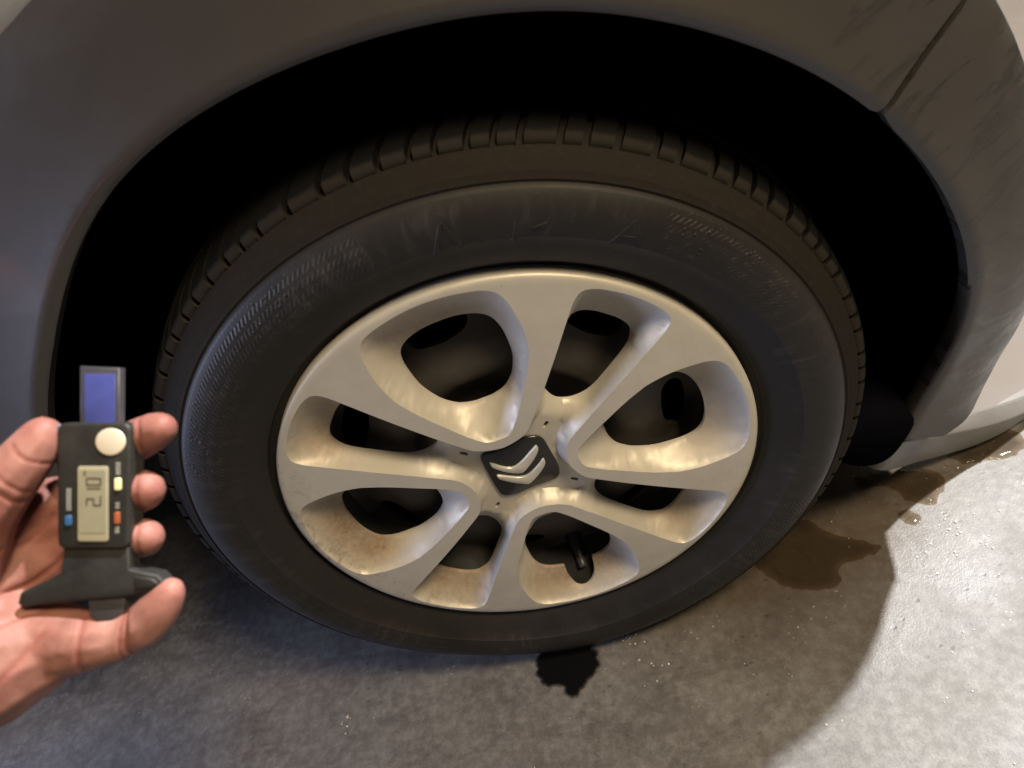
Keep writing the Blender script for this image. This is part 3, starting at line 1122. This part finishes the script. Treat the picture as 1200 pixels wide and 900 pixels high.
def tube(pts, rads, seg=16):
    vs, fs = [], []
    pts = [Vector(p) for p in pts]
    n = len(pts)
    up = Vector((0.13, 0.9, 0.4)).normalized()
    for i, (p, r) in enumerate(zip(pts, rads)):
        d = (pts[min(i + 1, n - 1)] - pts[max(i - 1, 0)]).normalized()
        a = d.cross(up).normalized()
        b = d.cross(a).normalized()
        for k in range(seg):
            t = 2 * math.pi * k / seg
            vs.append(p + (a * math.cos(t) + b * math.sin(t)) * r)
    for i in range(n - 1):
        for k in range(seg):
            fs.append((i * seg + k, i * seg + (k + 1) % seg, (i + 1) * seg + (k + 1) % seg, (i + 1) * seg + k))
    fs.append(tuple(range(seg)))
    fs.append(tuple((n - 1) * seg + k for k in range(seg - 1, -1, -1)))
    return vs, fs


vs, fs = tube([(.0105, .054, -.160), (.0112, .046, -.164), (.0118, .037, -.168), (.0122, .031, -.1705)], [.0085, .0078, .0058, .0050])
vst = flip_fix(mesh_obj('valve_stem', vs, fs, M['valve'], car, True, 40))
vs, fs = tube([(.0122, .0312, -.1704), (.0123, .0300, -.1709), (.0127, .0235, -.1740), (.0128, .0222, -.1746), (.01285, .0218, -.1748)], [.0045, .0049, .0045, .0038, .002])
flip_fix(mesh_obj('valve_cap', vs, fs, M['cap'], vst, True, 40))

# ------------------------------------------------------------------ marks and water on the floor
def water_material():
    t = NT('dirty_water')
    n = t.noise(30, 4)
    t.set(Base_Color=t.ramp(n, [(0.3, (0.028, 0.0225, 0.0165)), (0.7, (0.046, 0.037, 0.028))]), Roughness=0.06)
    t.set(Normal=t.bump(t.noise(55, 2), 0.05, 0.001))
    t.set(Specular_IOR_Level=0.4)
    mx = t.n('ShaderNodeMixShader')
    tr = t.n('ShaderNodeBsdfTransparent')
    tr.inputs[0].default_value = (0.82, 0.74, 0.64, 1)
    at = t.n('ShaderNodeAttribute')
    at.attribute_name = 'wet'
    t.l(t.math('MULTIPLY', at.outputs['Fac'], t.ramp(n, [(0.3, (0.36,) * 3), (0.7, (0.50,) * 3)])), mx.inputs[0])
    out = [x for x in t.t.nodes if x.type == 'OUTPUT_MATERIAL'][0]
    t.l(tr.outputs[0], mx.inputs[1])
    t.l(t.b.outputs[0], mx.inputs[2])
    t.l(mx.outputs[0], out.inputs[0])
    return t.m


M['water'] = water_material()
M['damp'] = None


def puddle(name, outline, label, cat, mat, height=0.0022, jag=0.004, seed=0, edge=0.006, z0=0.0005):
    rg_ = np.random.default_rng(seed)
    L = resample(catmull(outline, 6) if height > 0.0011 or height < 0.0009 else outline, 0.0045 if height > 0.0011 or height < 0.0009 else 0.002)
    e = np.roll(L, -1, 0) - np.roll(L, 1, 0)
    nrm = np.stack([-e[:, 1], e[:, 0]], 1)
    nrm /= np.linalg.norm(nrm, axis=1)[:, None] + 1e-12
    nz_ = rg_.normal(0, 1, len(L))
    nz_ = 0.5 * nz_ + 0.5 * np.convolve(np.r_[nz_[-4:], nz_, nz_[:4]], np.ones(9) / 3, 'valid')
    L = L + nrm * (nz_ * jag)[:, None]
    x0, y0 = L.min(0)
    x1, y1 = L.max(0)
    g = np.stack(np.meshgrid(np.arange(x0, x1, .004), np.arange(y0, y1, .004)), -1).reshape(-1, 2)
    g = g[inside(g, L)]
    if len(g):
        g = g[pdist(g, L) > .0012]
    Vp, Fp = cdt(g, [L])
    Fp = Fp[inside(Vp[Fp].mean(1), L)]
    dd = pdist(Vp, L)
    hz = z0 + height * np.sqrt(np.clip(1 - (1 - np.clip(dd / edge, 0, 1)) ** 2, 0, 1))
    o = flip_up(mesh_obj(name, [(p[0], p[1], z) for p, z in zip(Vp, hz)], [tuple(f) for f in Fp], mat, None, True, 0))
    at = o.data.attributes.new('wet', 'FLOAT', 'POINT')
    at.data.foreach_set('value', np.clip(0.15 + dd / 0.011, 0, 1).astype(np.float32))
    return tag(o, label, cat)


def flip_up(o):
    me = o.data
    if len(me.polygons) and sum(p.normal.z for p in me.polygons) < 0:
        me.flip_normals()
    return o


puddle('puddle', [(0.2202, 0.0865), (0.2532, 0.0839), (0.275, 0.056), (0.316, 0.0254), (0.286, 0.0184), (0.2661, 0.0138), (0.2624, -0.001), (0.2483, -0.0072), (0.2126, 0.0035), (0.1957, 0.0193), (0.1817, 0.0458), (0.1801, 0.0696)],
       'large dark brown puddle on the floor beside the tyre, the biggest of the wet patches', 'puddle', M['water'], 0.0006, 0.0016, 1)
puddle('puddle', [(0.3262, 0.1192), (0.3511, 0.1205), (0.3817, 0.1142), (0.4072, 0.0993), (0.4094, 0.0805), (0.3929, 0.0631), (0.3854, 0.0573), (0.375, 0.0634), (0.362, 0.0741), (0.3593, 0.0875), (0.3458, 0.0988), (0.3269, 0.0993)],
       'puddle with a bright wet edge just under the bumper corner beside the tyre', 'puddle', M['water'], 0.0022, 0.0014, 2)
puddle('puddle', [(0.4287, 0.1135), (0.4463, 0.1301), (0.4698, 0.1303), (0.4989, 0.1323), (0.5085, 0.106), (0.4854, 0.0914), (0.4638, 0.0933), (0.442, 0.0951)],
       'shallow brown puddle on bright floor under the outer end of the bumper lip', 'puddle', M['water'], 0.0022, 0.0020, 3)
puddle('puddle', [(0.3472, 0.0587), (0.3593, 0.0593), (0.3673, 0.0482), (0.3585, 0.0396), (0.3495, 0.0449)],
       'thumb-sized puddle, smallest of the wet spots at the edge of the shadow', 'puddle', M['water'], 0.0012, 0.0010, 4)
def oil_material():
    t = NT('black_residue')
    n = t.noise(140, 5, 0.7)
    t.set(Base_Color=(0.003, 0.003, 0.003), Roughness=0.85, Specular_IOR_Level=0.05)
    at = t.n('ShaderNodeAttribute')
    at.attribute_name = 'wet'
    f = t.math('ADD', t.math('MULTIPLY', at.outputs['Fac'], 2.4), t.math('MULTIPLY', t.math('SUBTRACT', n, 0.72), 1.6), True)
    mx = t.n('ShaderNodeMixShader')
    tr = t.n('ShaderNodeBsdfTransparent')
    out = [x for x in t.t.nodes if x.type == 'OUTPUT_MATERIAL'][0]
    t.l(f, mx.inputs[0])
    t.l(tr.outputs[0], mx.inputs[1])
    t.l(t.b.outputs[0], mx.inputs[2])
    t.l(mx.outputs[0], out.inputs[0])
    return t.m


M['oil'] = oil_material()
puddle('oil_stain', [(-0.0603, 0.0217), (-0.0666, 0.0077), (-0.0743, -0.0006), (-0.0752, -0.0083), (-0.0735, -0.013), (-0.0791, -0.0174), (-0.0719, -0.027), (-0.0719, -0.0319), (-0.0602, -0.0398), (-0.0589, -0.0373), (-0.0482, -0.0408), (-0.0482, -0.0497), (-0.0378, -0.0579), (-0.0284, -0.0529), (-0.0299, -0.0485), (-0.0236, -0.0471), (-0.0204, -0.0401), (-0.0109, -0.0364), (-0.0077, -0.03), (-0.0029, -0.0275), (-0.0046, -0.0184), (-0.0013, -0.012), (-0.0051, -0.0073), (-0.0111, -0.0044), (-0.0045, -0.0011), (-0.0108, 0.0194), (-0.03, 0.0295), (-0.0463, 0.0296)],
       'black ragged oil stain on the concrete in front of the tyre', 'stain', M['oil'], 0.0010, 0.0005, 5, 0.003)

# grit and salt crumbs: nobody could count them
bm = bmesh.new()
M['salt'] = simple('salt_crumbs', (0.62, 0.60, 0.56), 0.35, 0, 0.2, 300)


def crumb(x, y, s):
    r = bmesh.ops.create_icosphere(bm, subdivisions=1, radius=s)
    for v in r['verts']:
        v.co = Vector((x + v.co.x * random.uniform(.7, 1.4), y + v.co.y * random.uniform(.7, 1.4), max(0.0004, s * 0.4 + v.co.z * 0.8)))


for _ in range(120):
    crumb(random.uniform(.28, .56), random.uniform(-.2, .16), random.uniform(.0004, .0010))
for _ in range(60):
    crumb(random.uniform(-.6, .3), random.uniform(-.2, .2), random.uniform(.0003, .0007))
for cx, cy, n_, s_ in ((.385, .035, 16, .012), (.03, -.005, 10, .006), (-.30, -.02, 9, .006), (.455, .135, 26, .02), (.36, .0, 14, .02), (.05, -.04, 8, .012)):
    for _ in range(n_):
        crumb(random.gauss(cx, s_), random.gauss(cy, s_), random.uniform(.0005, .0014))
grit = bm_obj('grit', bm, M['salt'], None, True, 0)
tag(grit, 'pale crumbs of grit and road salt on the floor', None, 'stuff')

# ------------------------------------------------------------------ tread depth gauge held in the hand
PX = 0.345 / 860                 # metres per photo pixel at the gauge
GO = Vector((-0.14856, -0.17702, 0.24984 + ZC))
GM = Matrix.Translation(GO) @ rotm.to_4x4()
M['g_body'] = simple('gauge_black_plastic', (0.0135, 0.0130, 0.0115), 0.5, 0, 0.1, 80, 0.15)
M['g_foot'] = simple('gauge_foot_plastic', (0.0105, 0.0102, 0.0098), 0.6, 0, 0.1, 80, 0.15)
M['g_cap'] = simple('battery_cover_metal', (0.78, 0.68, 0.55), 0.35, 0.35, 0.05, 60)
M['g_lcd'] = simple('lcd_olive', (0.22, 0.205, 0.145), 0.12, 0, 0.06, 120)
M['g_bez'] = simple('display_frame_cream', (0.27, 0.245, 0.17), 0.4, 0, 0.05, 120)
M['g_dig'] = simple('lcd_segment', (0.035, 0.034, 0.026), 0.4)
M['g_yel'] = simple('button_yellow', (0.72, 0.66, 0.36), 0.4)
M['g_red'] = simple('button_red', (0.28, 0.075, 0.03), 0.4)
M['g_blu'] = simple('button_blue', (0.03, 0.09, 0.20), 0.4)
M['g_prt'] = simple('grey_print', (0.28, 0.27, 0.25), 0.6)
M['g_lab'] = simple('blue_scale_label', (0.050, 0.062, 0.235), 0.3, 0, 0.15, 70)
M['g_beam'] = simple('slider_dark_metal', (0.07, 0.07, 0.085), 0.35, 0.4)
M['g_pin'] = simple('probe_grey_plastic', (0.045, 0.043, 0.047), 0.4, 0.1)
gauge = empty('tread_depth_gauge')
gauge.matrix_world = GM
tag(gauge, 'black digital tread depth gauge held in the hand, its display reading 2.10', 'gauge')


def lp(x, y, z=0.0):
    return ((x - 120) * PX, (600 - y) * PX, z * PX)


def prism(name, poly, z0, z1, mat, parent=None, bevel=0.0, smooth=True):
    """poly in picture-scale units of the gauge drawing, z towards the reader"""
    bm = bmesh.new()
    a = [bm.verts.new(lp(x, y, z0)) for x, y in poly]
    f = bm.faces.new(a)
    r = bmesh.ops.extrude_face_region(bm, geom=[f])
    for v in [g_ for g_ in r['geom'] if isinstance(g_, bmesh.types.BMVert)]:
        v.co.z += (z1 - z0) * PX
    bmesh.ops.recalc_face_normals(bm, faces=bm.faces)
    if bevel:
        eds = [e for e in bm.edges if all(abs(v.co.z - z1 * PX) < 1e-7 for v in e.verts)]
        bmesh.ops.bevel(bm, geom=eds, offset=bevel * PX, segments=3, affect='EDGES', profile=0.5)
    return bm_obj(name, bm, mat, parent or gauge, smooth, 35)


def rrect(x0, y0, x1, y1, r, n=5):
    out = []
    for cx, cy, a0 in ((x1 - r, y0 + r, -90), (x1 - r, y1 - r, 0), (x0 + r, y1 - r, 90), (x0 + r, y0 + r, 180)):
        for i in range(n + 1):
            t = R(a0 + 90 * i / n)
            out.append((cx + r * math.cos(t), cy + r * math.sin(t)))
    return out


def warp(pts):
    """the housing is a little wider at its head"""
    return [(x + (1.5 if x > 120 else -1.5) * (1 - (y - 495) / 145) + (640 - y) * 0.004, y) for x, y in pts]


prism('housing', warp(rrect(77, 495, 159, 640, 9)), -16, 16, M['g_body'], bevel=3)
prism('slider_beam', [(95, 429), (142, 431), (141, 520), (95, 520)], -9, 3, M['g_beam'], bevel=2)
prism('scale_label', [(101, 438), (137, 438.5), (136, 497), (101, 497)], 3, 4, M['g_lab'], bevel=0.4)
prism('battery_cover', [(138.5 + 17.3 * math.cos(t), 516.5 + 15.6 * math.sin(t)) for t in np.linspace(0, 2 * math.pi, 33)[:-1]], 15, 17.6, M['g_cap'], bevel=1.2)
disp = prism('display', rrect(101, 544.5, 136, 631, 3), 15, 17.4, M['g_bez'], bevel=0.8)
prism('screen', rrect(104, 549, 133.5, 621, 1.5), 17, 17.9, M['g_lcd'], disp)


def seg7(ch, cx, cy, w, h):
    """one digit turned a quarter: it reads from the foot of the gauge upwards"""
    on = {'0': 'abcdef', '1': 'bc', '2': 'abged'}[ch]
    t = 1.5
    W, Hh = w / 2, h / 2
    segs = {'a': (-W, -Hh, W, -Hh), 'b': (W, -Hh, W, 0), 'c': (W, 0, W, Hh), 'd': (-W, Hh, W, Hh), 'e': (-W, 0, -W, Hh), 'f': (-W, -Hh, -W, 0), 'g': (-W, 0, W, 0)}
    bm = bmesh.new()
    for s in on:
        x0, y0, x1, y1 = segs[s]
        dx, dy = (t, 0) if x0 == x1 else (0, t)
        sx, sy = (0, -0.5) if x0 == x1 else (-0.5, 0)
        q = [(x0 - dx / 2, y0 - dy / 2), (x1 + dx / 2, y0 - dy / 2), (x1 + dx / 2, y1 + dy / 2), (x0 - dx / 2, y1 + dy / 2)]
        # quarter turn anticlockwise: text right -> up, text down -> right
        vv = [bm.verts.new(lp(cx + b, cy - a, 18.3)) for a, b in q]
        bm.faces.new(vv)
    r = bmesh.ops.extrude_face_region(bm, geom=list(bm.faces))
    for v in [g_ for g_ in r['geom'] if isinstance(g_, bmesh.types.BMVert)]:
        v.co.z -= 0.35 * PX
    bmesh.ops.recalc_face_normals(bm, faces=bm.faces)
    bm_obj('digit', bm, M['g_dig'], disp, False)


seg7('2', 120, 585.5, 7.5, 16)
seg7('1', 120, 573.5, 7.5, 16)
seg7('0', 120, 562, 7.5, 16)
prism('decimal_point', [(127, 578.6), (129, 578.6), (129, 580.6), (127, 580.6)], 17.9, 18.3, M['g_dig'], disp, smooth=False)


def text(name, body, cx, cy, size, z, mat, parent, ang=90):
    cu = bpy.data.curves.new(name, 'FONT')
    cu.body = body
    cu.size = size * PX
    cu.align_x = 'CENTER'
    cu.align_y = 'CENTER'
    cu.extrude = 0.1 * PX
    cu.materials.append(mat)
    tmp = bpy.data.objects.new(name, cu)
    col.objects.link(tmp)
    dg = bpy.context.evaluated_depsgraph_get()
    me = bpy.data.meshes.new_from_object(tmp.evaluated_get(dg))
    bpy.data.objects.remove(tmp)
    o = bpy.data.objects.new(name, me)
    col.objects.link(o)
    o.parent = parent
    o.location = lp(cx, cy, z)
    o.rotation_euler = (0, 0, R(ang))
    return o


text('unit_text', 'mm', 109.5, 552.2, 4.6, 18.1, M['g_dig'], disp)
prism('button', rrect(143.5, 558, 151, 572, 2), 15, 18, M['g_yel'], bevel=0.8)
prism('button', rrect(143, 597, 149.5, 611, 2), 15, 18, M['g_red'], bevel=0.8)
prism('button', rrect(86.5, 601, 94, 613, 2), 15, 18, M['g_blu'], bevel=0.8)
# worn print beside the buttons (not readable in the photograph)
for x0, y0, x1, y1 in ((144.5, 540, 150, 555), (144, 586, 149, 594), (143.5, 614, 148.5, 622), (87.5, 570, 93.5, 596)):
    n_ = max(2, int((y1 - y0) / 3.2))
    bm = bmesh.new()
    for i in range(n_):
        ya = y0 + (y1 - y0) * i / n_
        yb = ya + (y1 - y0) / n_ * 0.78
        for k in range(2):
            xa = x0 + (x1 - x0) * (0.05 + 0.5 * k)
            xb = xa + (x1 - x0) * 0.36
            bm.faces.new([bm.verts.new(lp(*q)) for q in ((xa, yb, 16.25), (xb, yb, 16.25), (xb, ya, 16.25), (xa, ya, 16.25))])
    bm_obj('print_mark', bm, M['g_prt'], gauge, False)
prism('side_ridge', rrect(74.5, 497, 79, 519, 2), 2, 13, simple('ridge_grey', (0.14, 0.17, 0.24), 0.4), bevel=1)
# foot: neck that spreads to a bar with two tapering ends
foot = [(82, 638), (157, 638), (158, 664), (170, 667), (190, 671), (197, 679), (193, 688), (176, 693), (150, 697), (110, 700), (60, 705), (34, 709), (28, 704), (31, 692), (42, 686), (62, 677), (78, 668)]
prism('foot', foot, -12, 12, M['g_foot'], bevel=3)
prism('foot_pad', [(164, 672), (186, 675), (191, 680), (186, 685), (166, 688)], 11, 14, M['g_body'], bevel=1.5)
prism('probe', [(106, 696), (150, 694), (149, 716), (140, 726), (116, 727), (108, 718)], -6, 7, M['g_pin'], bevel=2)


# ------------------------------------------------------------------ the hand
def skin_material():
    t = NT('skin')
    n1 = t.noise(38, 5, 0.6)
    n2 = t.noise(420, 4, 0.6)
    base = t.ramp(n1, [(0.30, (0.165, 0.066, 0.050)), (0.5, (0.255, 0.118, 0.096)), (0.70, (0.370, 0.195, 0.165))])
    at = t.n('ShaderNodeAttribute')
    at.attribute_name = 'flush'
    base = t.mixc(t.math('MULTIPLY', at.outputs['Fac'], 0.75), base, (0.200, 0.055, 0.042))
    t.set(Base_Color=base, Roughness=0.58, Specular_IOR_Level=0.35)
    t.set(Subsurface_Weight=0.25, Subsurface_Scale=0.004)
    t.b.inputs['Subsurface Radius'].default_value = (1.0, 0.35, 0.2)
    vo = t.n('ShaderNodeTexVoronoi')
    vo.inputs['Scale'].default_value = 900
    t.l(t.coord(), vo.inputs[0])
    t.set(Normal=t.bump(t.math('ADD', t.math('MULTIPLY', n2, 0.6), t.math('MULTIPLY', vo.outputs['Distance'], 0.5)), 0.22, 0.0006))
    return t.m


M['skin'] = skin_material()
M['nail'] = simple('fingernail', (0.62, 0.34, 0.27), 0.25, 0, 0.05, 60)

chains = [
    # thumb along the left edge of the gauge
    [(-70, 690, -10, 60), (-25, 612, 12, 46), (8, 572, 16, 37), (32, 545, 14, 31), (48, 522, 10, 27), (55, 510, 8, 23)],
    # index, from behind the gauge up to the right
    [(-60, 640, -50, 48), (10, 605, -62, 36), (70, 585, -62, 30), (112, 532, -48, 28), (146, 518, -28, 26), (171, 508, -12, 24), (187, 502, -4, 19)],
    # middle
    [(-60, 670, -52, 48), (15, 632, -66, 35), (90, 606, -62, 28), (135, 586, -46, 26), (157, 578, -22, 25), (167, 575, -8, 22)],
    # ring
    [(-60, 700, -52, 48), (15, 662, -66, 34), (85, 650, -60, 28), (132, 640, -44, 25), (157, 635, -22, 24), (168, 631, -8, 20)],
    # little finger under the foot of the gauge
    [(-60, 745, -40, 62), (10, 752, -28, 50), (55, 757, -18, 46), (105, 754, -10, 33), (138, 748, -6, 27), (150, 741, -5, 25), (166, 733, -4, 27), (186, 714, 0, 25), (199, 697, 4, 19), (203, 690, 5, 15)],
    # heel of the hand
    [(-120, 760, -10, 85), (-50, 785, 0, 84), (5, 775, -10, 62), (45, 765, -16, 44)],
    # palm
    [(-110, 720, -40, 80), (-30, 690, -66, 60), (40, 655, -78, 38)],
    # wrist and forearm
    [(-60, 760, -20, 85), (-170, 800, -10, 78), (-330, 880, 10, 86), (-520, 975, 30, 104), (-760, 1090, 60, 118)],
]


def capsule_chain(bm, ch):
    pts = catmull([c[:3] for c in ch], 4, False)
    rad = np.interp(np.linspace(0, len(ch) - 1, len(pts)), range(len(ch)), [c[3] for c in ch])
    for i in range(len(pts) - 1):
        k_ = max(2, int(np.ceil(np.linalg.norm(pts[i + 1] - pts[i]) / (0.10 * rad[i]))))
        for f in np.linspace(0, 1, k_ + 1)[:-1]:
            p = pts[i] * (1 - f) + pts[i + 1] * f
            r = rad[i] * (1 - f) + rad[i + 1] * f
            bmesh.ops.create_icosphere(bm, subdivisions=2, radius=r * PX, matrix=Matrix.Translation(lp(*p)))
    bmesh.ops.create_icosphere(bm, subdivisions=2, radius=rad[-1] * PX, matrix=Matrix.Translation(lp(*pts[-1])))


bm = bmesh.new()
for ch in chains:
    capsule_chain(bm, ch)
tmp_me = bpy.data.meshes.new('hand_form')
bm.to_mesh(tmp_me)
bm.free()
tmp = bpy.data.objects.new('hand_form', tmp_me)
col.objects.link(tmp)
rm = tmp.modifiers.new('remesh', 'REMESH')
rm.mode = 'VOXEL'
rm.voxel_size = 0.0011
sm = tmp.modifiers.new('smooth', 'SMOOTH')
sm.factor = 0.5
sm.iterations = 9
dg = bpy.context.evaluated_depsgraph_get()
hand_me = bpy.data.meshes.new_from_object(tmp.evaluated_get(dg))
bpy.data.objects.remove(tmp)
hand_me.name = 'person'
hand_me.materials.clear()
hand_me.materials.append(M['skin'])
hand_me.polygons.foreach_set('use_smooth', [True] * len(hand_me.polygons))
# creases pressed into the skin at the joints and across the palm
nv = len(hand_me.vertices)
co = np.empty(nv * 3, np.float32)
hand_me.vertices.foreach_get('co', co)
co = co.reshape(-1, 3).astype(float)
no = np.empty(nv * 3, np.float32)
hand_me.vertex_normals.foreach_get('vector', no)
no = no.reshape(-1, 3).astype(float)
px = np.stack([co[:, 0] / PX + 120, 600 - co[:, 1] / PX], 1)
front = np.clip(no[:, 2] * 2 + 0.3, 0, 1)
flush = np.zeros(nv)
for line, w, amp in (([(150, 708), (157, 733), (154, 775)], 2.8, 3.4), ([(147, 712), (150, 735), (147, 772)], 2.0, 2.0), ([(100, 722), (104, 745), (100, 790)], 3.0, 1.8),
                     ([(2, 545), (20, 560), (44, 590)], 2.6, 2.6), ([(10, 538), (28, 552), (52, 578)], 2.0, 1.6), ([(38, 518), (52, 534), (74, 545)], 2.0, 1.4),
                     ([(-5, 700), (20, 690), (45, 668), (70, 640)], 3.0, 3.0), ([(-10, 650), (15, 640), (40, 610)], 2.6, 2.4), ([(-5, 735), (25, 722), (60, 712)], 2.6, 2.4), ([(10, 800), (40, 770), (62, 735)], 4.0, 2.0),
                     ([(160, 487), (168, 505), (164, 528)], 2.2, 1.8), ([(163, 556), (166, 575), (163, 598)], 2.0, 1.4), ([(163, 612), (166, 632), (163, 655)], 2.0, 1.4)):
    d = pdist(px, catmull(line, 6, False), False)
    k = np.exp(-(d / w) ** 2) * front
    co -= no * (k * amp * PX)[:, None]
    flush = np.maximum(flush, k * 0.9)
    flush = np.maximum(flush, 0.35 * np.exp(-(d / (w * 3.5)) ** 2) * front)
for x_, y_, r_ in ((195, 500, 24), (180, 576, 20), (178, 633, 20), (204, 690, 26), (60, 505, 22), (45, 640, 46), (20, 600, 40)):
    flush = np.maximum(flush, 0.6 * np.exp(-(((px - (x_, y_)) ** 2).sum(1) / r_ ** 2)))
hand_me.vertices.foreach_set('co', co.astype(np.float32).ravel())
at = hand_me.attributes.new('flush', 'FLOAT', 'POINT')
at.data.foreach_set('value', flush.astype(np.float32))
hand_me.update()
hand = bpy.data.objects.new('person', hand_me)
col.objects.link(hand)
hand.matrix_world = GM
tag(hand, 'bare left hand of a person holding the black depth gauge in front of the tyre', 'person')
# thumb nail, seen edge-on at the tip
bm = bmesh.new()
bmesh.ops.create_icosphere(bm, subdivisions=3, radius=1.0)
for v in bm.verts:
    v.co = Vector((v.co.x * 3.0 * PX, v.co.y * 12 * PX, v.co.z * 9 * PX))
nail = bm_obj('fingernail', bm, M['nail'], hand, True, 0)
nail.location = lp(37, 509, 10)
nail.rotation_euler = (0, R(-15), R(-38))
